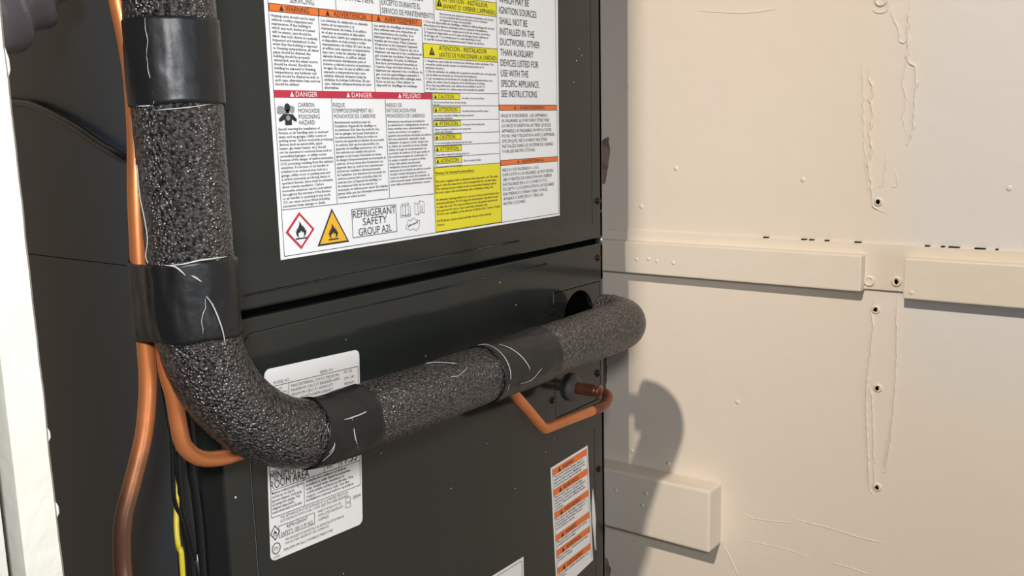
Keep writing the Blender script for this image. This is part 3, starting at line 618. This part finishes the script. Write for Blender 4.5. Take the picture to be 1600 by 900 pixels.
for x, v0, v1 in ((.0400, .0250, .0560), (.100, .1415, .1685), (.1290, .1415, .1685), (.062, .1685, .2065), (.0035, .0250, .2065), (PW - .0035, .0250, .2065)): rp.rect(bm, x - t / 2, x + t / 2, -v1, -v0, 2, 1)
plate = tag(link('rating_plate', bm, [M_PAPER2, M_INK], ah), 'white rating plate behind the bend of the insulated pipe')
bm = bmesh.new()
def rt(tx, x, v, cap, **k): rp.text(bm, tx, x, -v, cap, **k)
rt('MODEL NO.', .0140, .0225, .0042, sx=.85, res=1); rt('SERIAL NO.', .0960, .0225, .0042, sx=.85, res=1)
rt('VOLTS', .0150, .0320, .0036, sx=.85, res=1)
for k in range(3):
    for j in range(2): rp.frame(bm, .0065 + .0108 * k, .0155 + .0108 * k, -.0535 + .0105 * (1 - j) - .0005, -.0455 + .0105 * (1 - j), .0007, 2, 0)
rp.para(bm, ['MAX EXTERNAL STATIC PRESSURE', 'MAXIMUM CIRCUIT BREAKER AMPS', 'MINIMUM CIRCUIT AMPACITY', 'FOR USE WITH REFRIGERANT'], .0440, -.0320, .0064, .0040, .090)
rt('PH  HZ', .1420, .0310, .0042, sx=.85, res=1); rt('208 / 240', .1420, .0400, .0042, sx=.85, res=1); rt('PRIMARY', .1420, .0485, .0042, sx=.85, res=1)
rp.para(bm, ['HEATER KIT INSTALLED IN UNIT', 'CHECK BOX IF INSTALLED BY OTHERS'], .0100, -.0635, .0068, .0040, .130)
for k in range(6): rp.frame(bm, .030 + .0230 * k, .048 + .0230 * k, -.0865, -.0775, .0007, 2, 0); rt('kW', .0355 + .0230 * k, .0845, .0040, sx=.9, res=1)
rt('MINIMUM', .0030, .1545, .0118, sx=.70, maxw=.066); rt('ROOM AREA', .0030, .1665, .0118, sx=.70, maxw=.078)
rt('m', .1055, .1640, .0112, sx=.9); rt('2', .1170, .1575, .0058, sx=.9); rt('19.53', .1325, .1655, .0125, width=.0320)
rp.para(bm, wrap('Maximum working pressure high side and low side. Use only the approved refrigerant. Check piping and wiring before charging. Total refrigerant charge shall be measured and marked on this label', 34)[:6], .0050, -.1740, .0055, .0038, .0550)
rp.para(bm, wrap('Suitable for outdoor or indoor installation with listed accessories only. Install with clearance to combustible surfaces as shown. Use copper conductors only. See the installation manual before operation. Connect to a permanently grounded circuit', 40)[:6], .0650, -.1740, .0055, .0038, .0920)
rp.para(bm, ['THIS APPLIANCE MUST BE INSTALLED BY A QUALIFIED PERSON IN', 'ACCORDANCE WITH LOCAL CODES. KEEP THIS LABEL READABLE.'], .0180, -.2120, .0054, .0038, .128)
rp.frame(bm, .0150, .0800, -.2390, -.2215, .0008, 2, 0)
rt('REFRIGERANT', .0480, .2285, .0052, width=.0380, align='C', res=1); rt('SAFETY GROUP A2L', .0475, .2372, .0056, width=.0590, align='C', res=1)
rp.para(bm, ['MADE FOR INDOOR USE', 'WITH LISTED HEATER KITS', 'ASSEMBLED'], .0860, -.2245, .0062, .0038, .048)
for k in range(2): rp.frame(bm, .1400, .1500, -.2255 - .0085 * k, -.2185 - .0085 * k, .0007, 2, 0)
rt('2024', .1545, .2240, .0048, width=.0155)
rp.para(bm, ['AIR HANDLER FOR RESIDENTIAL USE, SEE INSTALLATION MANUAL', 'FOR ALLOWED HEATER KITS AND CLEARANCES'], .0260, -.2460, .0056, .0036, .110)
rt('MAXIMUM ALLOWABLE PRESSURE', .0230, .2600, .0036, width=.090, res=1)
link('lettering', bm, M_INK, plate)
bm = bmesh.new(); cx, cz = .0068 + .002, -.2290
rp.line(bm, [(cx, cz + .0100), (cx + .0078, cz), (cx, cz - .0100), (cx - .0078, cz)], .0014, 2, 0, True); flame(rp, bm, cx, cz - .0040, .0080, 2, 0)
link('flame_pictogram', bm, M_INK, plate)
bm = bmesh.new(); cx, cz = .0100, -.2515; n = 22
rp.line(bm, [(cx + .0068 * math.cos(2 * math.pi * k / n), cz + .0076 * math.sin(2 * math.pi * k / n)) for k in range(n)], .0012, 2, 0, True)
rp.text(bm, 'ETL', cx, cz - .0022, .0045, width=.0080, align='C', mi=0); rp.text(bm, 'LISTED', cx, cz - .0135, .0032, width=.0110, align='C', res=1)
link('listing_mark', bm, M_INK, plate)

# ---- caution label with orange bands
cl = Sheet(1.4450, -.6570, math.radians(3.0), 0)
CW, CH = .1350, .2700
bm = paper('caution_label', cl, [(0, 0), (0, -CH), (CW + .003, -CH + .012), (CW, 0)], M_PAPER2, '')
cl.rect(bm, .0048, .0055, -CH + .010, -.004, 2, 1); cl.rect(bm, CW - .0045, CW - .0038, -CH + .020, -.004, 2, 1)
cau_l = tag(link('caution_label', bm, [M_PAPER2, M_INK], ah), 'narrow white label with six orange bands')
tops = [-.0050, -.0475, -.0955, -.1440, -.1765, -.2150]
words = ['WARNING', 'ADVERTENCIA', 'AVERTISSEMENT', 'WARNING', 'ADVERTENCIA', 'AVERTISSEMENT']
for z1, wd_ in zip(tops, words):
    b = bmesh.new(); cl.rect(b, .0055, CW - .0048, z1 - .0140, z1, 2, 0)
    cl.tri(b, .0290, z1 - .0120, .0100, 3, 1); cl.text(b, wd_, .0400, z1 - .0112, .0078, sx=.72, maxw=.072, mi=1)
    link('header_band', b, [M_ORANGE, M_INK], cau_l)
bm = bmesh.new()
body = ['To prevent property damage, injury or death due to electrical shock disconnect all power before service. Multiple power sources may be present on this unit', 'Para prevenir daños a la propiedad, lesiones o muerte por choque eléctrico desconecte toda la energía antes del servicio. Puede haber múltiples fuentes presentes', 'Pour éviter les dommages, blessures ou la mort par choc électrique coupez le courant avant l’entretien. Il peut y avoir plusieurs sources', 'This product contains parts under pressure and voltage', 'Este producto contiene piezas bajo presión y voltaje', 'Ce produit contient des pièces sous pression']
for z1, nx, tx in zip(tops, tops[1:] + [-.250], body):
    room = (z1 - .0140) - nx; L = wrap(tx, 40); k = max(1, int(room / .0064)); L = L[:k]
    cl.para(bm, L, .0085, z1 - .0195, .0063, .0042, .112)
link('lettering', bm, M_INK, cau_l)
# ---- corner of another label, mostly below the picture
lw = Sheet(1.350, -.8020, math.radians(-.6), 0)
bm = paper('notice_label', lw, [(0, 0), (0, -.20), (-.26, -.20), (-.26, 0)], M_PAPER2, ''); lw.frame(bm, -.2545, -.0055, -.1945, -.0055, .0009, 2, 1)
tag(link('notice_label', bm, [M_PAPER2, M_INK], ah), 'white label low on the lower panel')

# ------------------------------------------------------------------ insulated suction line
PX, PY, PZ, PR = .600, -.122, -.3720, .0435
line = thing('insulated_suction_line', (PX, PY, PZ), 'thick black foam insulated pipe coming down and bending across the front of the cabinet', 'pipe')
BR = .187; EL = .062; XE = 1.556
path = fillet([(PX, PY, CEZ - .002), (PX, PY, PZ), (XE, PY, PZ), (XE, .066, PZ)], [0, BR, EL, 0], 28)
def arc_len(P):
    s_ = [0]
    for a, b_ in zip(P, P[1:]): s_.append(s_[-1] + (b_ - a).length)
    return s_
AL = arc_len(path)
def at_len(s_):
    for i in range(len(path) - 1):
        if AL[i + 1] >= s_: return path[i].lerp(path[i + 1], (s_ - AL[i]) / max(1e-9, AL[i + 1] - AL[i]))
    return path[-1]
S_top = lambda z: (CEZ - .002) - z                 # arc length down the upright part
S_bend0 = S_top(PZ + BR); S_bend1 = S_bend0 + BR * math.pi / 2
S_x = lambda x: S_bend1 + (x - (PX + BR)) if x > PX + BR else S_bend0 + BR * math.acos(max(0, 1 - 1) + (PX + BR - x) / BR)          # along the level part
S_end = AL[-1]
def seg(s0, s1, step): 
    n = max(2, int((s1 - s0) / step)); return [at_len(s0 + (s1 - s0) * k / n) for k in range(n + 1)]
def swell(p): return .0020 * min(1, max(0, (p.z + .22) / .08)) + (.0018 * min(1, max(0, (p.x - 1.25) / .15)) if p.z < -.3 else 0)
def pinch(p): return .0022 * math.exp(-((p.x - .79) / .055) ** 2) if p.z < -.30 else 0
def foam_disp(p, a, i):
    q = p * 60
    return .0012 * noise.noise(p * 14) + .0005 * noise.noise(q) + .0006 * noise.noise(p * 150) - pinch(p) + swell(p)
def sleeve(s0, s1, step=.0032, n=112):
    b = bmesh.new(); tube(b, seg(s0, s1, step), lambda t: PR * (1 - .02 * (1 - min(1, t * 60, (1 - t) * 60))), n, foam_disp)
    return link('foam_sleeve', b, M_FOAM, line, True)
sleeve(0.0, S_top(.30), .05, 48); sleeve(S_top(.30), S_top(.090)); sleeve(S_top(.090), S_top(-.172))
sleeve(S_top(-.172), S_x(.785)); sleeve(S_x(.785), S_x(1.165)); sleeve(S_x(1.165), S_end - .118)
bm = bmesh.new(); tube(bm, seg(S_end - .150, S_end - .006, .01), .019, 24); link('pipe_stub', bm, M_HOLE, line, True)
def wrap_tape(s0, s1, wob, seed, extra=.0022, hull=None, n=72, tilt=0.0, wrinkle=.0010, end_tilt=0.0):
    """sleeve of tape; edges wander by `wob`; hull = extra circle (fn of s -> centre, radius) it also goes round"""
    b = bmesh.new(); m = max(8, int((s1 - s0) / .004)); rings = []
    for i in range(m + 1):
        ring = []
        for k in range(n):
            a = 2 * math.pi * k / n
            e0 = s0 + wob * noise.noise(Vector((math.cos(a) * 1.6, math.sin(a) * 1.6, seed))) + tilt * math.cos(a); e1 = s1 + wob * noise.noise(Vector((math.cos(a) * 1.6, math.sin(a) * 1.6, seed + 9))) + tilt * math.cos(a) - end_tilt * math.sin(a)
            s_ = e0 + (e1 - e0) * i / m
            c = at_len(s_); T = (at_len(s_ + .002) - at_len(s_ - .002)).normalized()
            u = Vector((0, 1, 0)); u = (u - T * u.dot(T)).normalized() if abs(T.y) < .99 else Vector((1, 0, 0)); w_ = T.cross(u)
            d = u * math.cos(a) + w_ * math.sin(a)
            r = PR + extra + wrinkle * noise.noise(Vector((math.cos(a) * 5, math.sin(a) * 5, s_ * 26 + seed))) + (.0007 if (i / m) > .5 + .25 * math.sin(a * 2 + seed) else 0)
            r += swell(c) - pinch(c)
            if hull:
                hc, hr = hull(s_); q = hc - c; x, y = q.dot(u), q.dot(w_); dd = math.hypot(x, y); ph = math.atan2(y, x)
                # support of the two-circle hull seen from the pipe's axis
                best = r; al = math.acos(max(-1, min(1, (r - hr) / dd)))
                dl = (a - ph + math.pi) % (2 * math.pi) - math.pi
                if abs(dl) < al:
                    den = math.cos(abs(dl) - al)
                    tl = r / den if den > 1e-3 else 9
                    disc_ = hr * hr - (dd * math.sin(dl)) ** 2
                    tcirc = dd * math.cos(dl) + math.sqrt(disc_) if disc_ > 0 else 0
                    # tangent point limits: on the straight run the distance along it is at most dd*sin(al)
                    run = math.tan(al - abs(dl)) * r
                    best = tl if run <= dd * math.sin(al) else max(tcirc, r)
                r = max(r, best)
            ring.append(b.verts.new(c + d * r))
        rings.append(ring)
    for p, q in zip(rings, rings[1:]):
        for k in range(n): f = b.faces.new((p[k], p[(k + 1) % n], q[(k + 1) % n], q[k])); f.smooth = True
    o = link('tape_wrap', b, M_TAPE, line, True)
    sol = o.modifiers.new('thickness', 'SOLIDIFY'); sol.thickness = .0005; sol.offset = -1
    return o
# copper tube beside the pipe: its axis, needed by the tape that binds both
cu1 = [(0.548, -0.075, CEZ - .002), (0.555, -0.066, 0.600), (0.5694, -.066, 0.2048), (0.5773, -.066, 0.1375), (0.5855, -.066, 0.0739), (0.5850, -.066, 0.0072), (0.5789, -.066, -0.0606), (0.5753, -.066, -0.1293), (0.5737, -.066, -0.1847), (0.5732, -.066, -0.2289), (0.5717, -.066, -0.2720), (0.5614, -.066, -0.3274), (0.5409, -.066, -0.3808), (0.5265, -.066, -0.4198), (0.5214, -.066, -0.4773), (0.512, -0.088, -0.550), (0.520, -0.080, -0.700), (0.520, -0.060, -1.200), (0.520, 0.000, FLZ + .012)]
cu1p = spline(cu1, .012); CR = .0096
def cu_at(z): return min(cu1p, key=lambda p: abs(p.z - z))
t1 = wrap_tape(S_top(.1135), S_top(.0285), .0025, 1.0, tilt=.001)
t2 = wrap_tape(S_top(-.1330), S_top(-.2190), .004, 2.0, hull=lambda s_: (cu_at(at_len(s_).z), CR + .003), tilt=.003, wrinkle=.0022, end_tilt=-.009)
t3 = wrap_tape(S_x(.742), S_x(.836), .0035, 3.0, tilt=.002)
t4 = wrap_tape(S_x(1.090), S_x(1.245), .003, 4.0, wrinkle=.0014)
# white stretched edges and threads on the tape
def on_pipe(s_, deg, lift=.0035):
    c = at_len(s_); T = (at_len(s_ + .002) - at_len(s_ - .002)).normalized()
    f = Vector((0, -1, 0)); f = (f - T * f.dot(T)).normalized(); w_ = f.cross(T)   # front, then up on the level run / left on the upright
    a = math.radians(deg); return c + (f * math.cos(a) + w_ * math.sin(a)) * (PR + lift)
def thread(parent, pts, r=.0007):
    b = bmesh.new(); P = spline(pts, .006); tube(b, P, lambda t: .78 * r * (.45 + .55 * math.sin(math.pi * min(1, max(0, t)))), 6)
    return link('frayed_edge', b, M_THREAD, parent, True)
sgn = 1
def arc(s0, s1, d0, d1, n=9, lift=.0035, bow=0): return [on_pipe(s0 + (s1 - s0) * k / n + bow * math.sin(math.pi * k / n), d0 + (d1 - d0) * k / n, lift) for k in range(n + 1)]
def jag(pts, amp, seed): return [Vector(p) + Vector((amp * noise.noise(Vector((i * 1.7, seed, 0))), 0, 0)) for i, p in enumerate(resample([Vector(p) for p in pts], .005))]
thread(t4, [(1.0860, -0.1186, -0.3256), (1.0992, -0.1257, -0.3257), (1.1006, -0.1462, -0.3323), (1.1019, -0.1619, -0.3481), (1.1022, -0.1685, -0.3702), (1.1011, -0.1621, -0.3956)], .0007)
thread(t4, [(1.1163, -0.1365, -0.3278), (1.1262, -0.1484, -0.3337), (1.1377, -0.1612, -0.3470), (1.1486, -0.1679, -0.3646), (1.1505, -0.1685, -0.3722)], .0008)
thread(t4, [(1.1309, -0.1650, -0.3898), (1.1608, -0.1651, -0.3896), (1.1844, -0.1683, -0.3762)], .0005)
thread(t3, [(0.7535, -0.1141, -0.3287), (0.7516, -0.1317, -0.3291), (0.7513, -0.1419, -0.3328), (0.7431, -0.1596, -0.3491), (0.7440, -0.1650, -0.3626), (0.7491, -0.1659, -0.3746), (0.7405, -0.1646, -0.3831)], .0009)
thread(t3, [(0.7515, -0.1242, -0.3281), (0.7498, -0.1483, -0.3367), (0.7519, -0.1589, -0.3480), (0.7518, -0.1642, -0.3596), (0.7472, -0.1650, -0.3814), (0.7315, -0.1613, -0.3917)], .0007)
thread(t3, [(0.7638, -0.1234, -0.3280), (0.7652, -0.1419, -0.3327), (0.7638, -0.1597, -0.3493)], .0010)
thread(t3, [(0.7644, -0.1596, -0.3491), (0.7748, -0.1605, -0.3507), (0.7842, -0.1606, -0.3510), (0.8039, -0.1605, -0.3507), (0.8234, -0.1587, -0.3477)], .0012)
thread(t3, [(0.7837, -0.1610, -0.3517), (0.7835, -0.1657, -0.3774), (0.7949, -0.1583, -0.3969)], .0010)
thread(t2, [(0.5559, -0.1424, -0.1320), (0.5611, -0.1511, -0.1333), (0.5648, -0.1555, -0.1379), (0.5679, -0.1585, -0.1431)], .0012)
thread(t2, [(0.5725, -0.1621, -0.1435), (0.5763, -0.1644, -0.1464), (0.5809, -0.1667, -0.1510)], .0012)
thread(t2, [(0.5838, -0.1678, -0.1661), (0.5892, -0.1694, -0.1751), (0.5946, -0.1703, -0.1901), (0.5990, -0.1706, -0.2064), (0.6007, -0.1706, -0.2211)], .0010)
thread(t2, [(0.5577, -0.1459, -0.1323), (0.5668, -0.1575, -0.1312), (0.5797, -0.1661, -0.1285), (0.5930, -0.1701, -0.1281), (0.6125, -0.1690, -0.1284)], .0012)
thread(t2, jag([(0.5830, -0.1675, -0.1679), (0.5832, -0.1676, -0.1743), (0.5803, -0.1664, -0.1828), (0.5774, -0.1650, -0.1927), (0.5791, -0.1659, -0.1993), (0.5782, -0.1654, -0.2056)], .003, 3), .0005)
thread(t1, jag([(0.5565, -0.1436, 0.1122), (0.5564, -0.1435, 0.1017), (0.5571, -0.1448, 0.0910), (0.5557, -0.1420, 0.0758)], .003, 5), .0004)
thread(t1, jag([(0.5557, -0.1420, 0.0758), (0.5562, -0.1430, 0.0604), (0.5568, -0.1442, 0.0480), (0.5576, -0.1457, 0.0294)], .003, 7), .0005)
thread(t1, [(0.5514, -0.1232, 0.0279), (0.5530, -0.1345, 0.0277), (0.5567, -0.1440, 0.0279)], .0009)
thread(t1, [(0.5569, -0.1444, 0.0232), (0.5687, -0.1592, 0.0243), (0.5847, -0.1681, 0.0259), (0.6061, -0.1702, 0.0288)], .0007)
def hair(pts, r=.0005): 
    b = bmesh.new(); tube(b, spline(pts, .006), r, 6); return link('loose_thread', b, M_THREAD, line, True)
hair([(0.9663, -0.1220, -0.3270), (0.9791, -0.1277, -0.3274), (0.9926, -0.1373, -0.3297), (1.0052, -0.1435, -0.3325)], .0005)
hair([(0.9802, -0.1576, -0.3445), (0.9914, -0.1586, -0.3458), (1.0032, -0.1572, -0.3440), (1.0178, -0.1539, -0.3402)], .0005)
hair([(0.5544, -0.1106, -0.0304), (0.5542, -0.1115, -0.0629), (0.5532, -0.1179, -0.0872), (0.5530, -0.1199, -0.1069), (0.5540, -0.1123, -0.1241), (0.5533, -0.1166, -0.1312)], .0005)
hair([on_pipe(S_end - .119, d, .001) for d in (150, 130, 110, 90, 70, 50)], .0007)

# ------------------------------------------------------------------ copper lines
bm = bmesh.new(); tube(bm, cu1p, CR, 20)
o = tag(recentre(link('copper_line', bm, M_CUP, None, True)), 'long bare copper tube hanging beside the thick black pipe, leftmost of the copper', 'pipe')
A2 = -.080
cu2 = [(.610, -.060, CEZ - .002), (.610, -.060, .2), (.604, -.060, -.06), (.600, -.061, -.12), (.5945, -.068, -.246), (.600, -.070, -.293), (.603, -.070, -.330), (.607, -.070, -.352), (.625, -.070, -.3725), (.655, -.070, -.382), (.692, -.066, -.385), (.74, -.058, -.392), (.80, -.052, -.402), (.95, -.052, -.412), (1.10, -.066, -.414), (1.168, -.080, -.416)]
P = spline(cu2, .008)
loop = fillet([(1.168, -.080, -.416), (1.198, -.085, -.418), (1.300, -.088, -.522), (1.500, -.088, -.532), (1.524, -.088, -.515), (1.524, -.040, -.513)], [0, .02, .024, .02, .012, 0], 8)
bm = bmesh.new(); tube(bm, P + resample([q for q in loop[1:] if q.x < 1.455] + [Vector((1.462, -.088, -.5301))], .008), CR, 20)
ll = link('liquid_line', bm, M_CU, None, True)
tag(ll, 'thin copper tube with a hook bend under the insulated pipe, entering the grommet', 'pipe')
root = recentre(ll)
bm = bmesh.new(); tube(bm, resample([Vector((1.460, -.088, -.5300))] + [q for q in loop if q.x > 1.465 and q.y < -.045], .006), CR * 1.03, 20); tube(bm, [Vector((1.524, -.060 + .008 * k, -.513)) for k in range(10)], CR * 1.22, 20)
tube(bm, [Vector((1.524, -.068 + .002 * k, -.513)) for k in range(5)], lambda t: CR * (1.05 + .42 * math.sin(math.pi * t)), 20)
link('brazed_stub', bm, M_CUD, ll, True)

# ------------------------------------------------------------------ wires
def wire(name, pts, r, m, label, cat='wire', group=None, step=.008):
    b = bmesh.new(); tube(b, spline(pts, step), r, 12); return tag(recentre(link(name, b, m, None, True)), label, cat, group)
end = FLZ + .006
wire('power_cable', [(.712, .066, .03), (.692, .064, .025), (.674, .052, -.03), (.669, .032, -.14), (.669, .020, -.25), (.669, .018, -.308), (.669, .018, -.357), (.6705, .018, -.395), (.6745, .018, -.448), (.6765, .018, -.502), (.6755, .018, -.566), (.67, .02, -.9), (.66, .03, end)], .0066, M_CABLE, 'thick black power cable hanging at the cabinet corner, rightmost of the wires', 'cable')
wire('control_wire', [(.712, .112, -.085), (.692, .110, -.087), (.662, .085, -.12), (.653, .045, -.21), (.650, .020, -.303), (.649, .020, -.377), (.6455, .020, -.449), (.6515, .020, -.472), (.656, .020, -.505), (.660, .022, -.559), (.664, .038, -.9), (.645, .045, end)], .0026, M_CABLE, 'thin black wire hanging furthest left, nearest the copper tube and yellow wire')
wire('control_wire', [(.712, .085, -.11), (.690, .082, -.112), (.655, .060, -.14), (.646, .022, -.23), (.649, .008, -.334), (.6485, .008, -.407), (.6485, .008, -.448), (.649, .008, -.468), (.656, .008, -.502), (.6595, .008, -.535), (.6615, .006, -.557), (.650, .010, -.9), (.630, .015, end)], .0026, M_CABLE, 'thin black wire hanging in front of the bundle, crossing to the thick cable')
wire('control_wire', [(.712, .120, -.14), (.690, .118, -.14), (.664, .085, -.18), (.655, .045, -.27), (.653, .026, -.377), (.657, .028, -.420), (.661, .030, -.444), (.655, .030, -.467), (.652, .030, -.512), (.653, .032, -.555), (.645, .04, -.9), (.62, .07, end)], .0026, M_CABLE, 'thin black wire at the back of the bundle, beside the thick cable')
wire('ground_wire', [(.712, .130, -.22), (.694, .125, -.225), (.680, .075, -.28), (.675, .050, -.34), (.670, .042, -.40), (.660, .034, -.445), (.6445, .018, -.485), (.6405, .011, -.513), (.641, .008, -.549), (.632, .02, -.9), (.60, .04, end)], .0034, M_YEL, 'yellow ground wire low at the left of the black wires')
wire('sensor_wire', [(.696, .85, .072), (.697, .60, .064), (.698, .46, .054), (.698, .417, .050), (.698, .363, .044), (.698, .265, .015), (.698, .206, -.009), (.698, .162, -.024), (.702, .145, -.031), (.712, .130, -.038)], .0052, M_CABLE, 'black wire sagging across the dark left side of the cabinet', step=.015)

# ------------------------------------------------------------------ flexible duct behind the casing
b = bmesh.new()
P = resample(spline([(.24, .16, .150), (.40, .155, .155), (.51, .15, .178), (.565, .15, .250), (.578, .15, .40), (.57, .15, .9), (.57, .15, CEZ - .002)], .02), .006)
tube(b, P, .098, 40, lambda p, a, i: .006 * math.sin(i * .006 / .026 * 2 * math.pi + .5 * math.sin(a)) + .004 * noise.noise(p * 25))
tag(recentre(link('flexible_duct', b, M_FOIL, None, True)), 'grey crinkled foil flexible duct at the top left, behind the white door casing', 'duct')
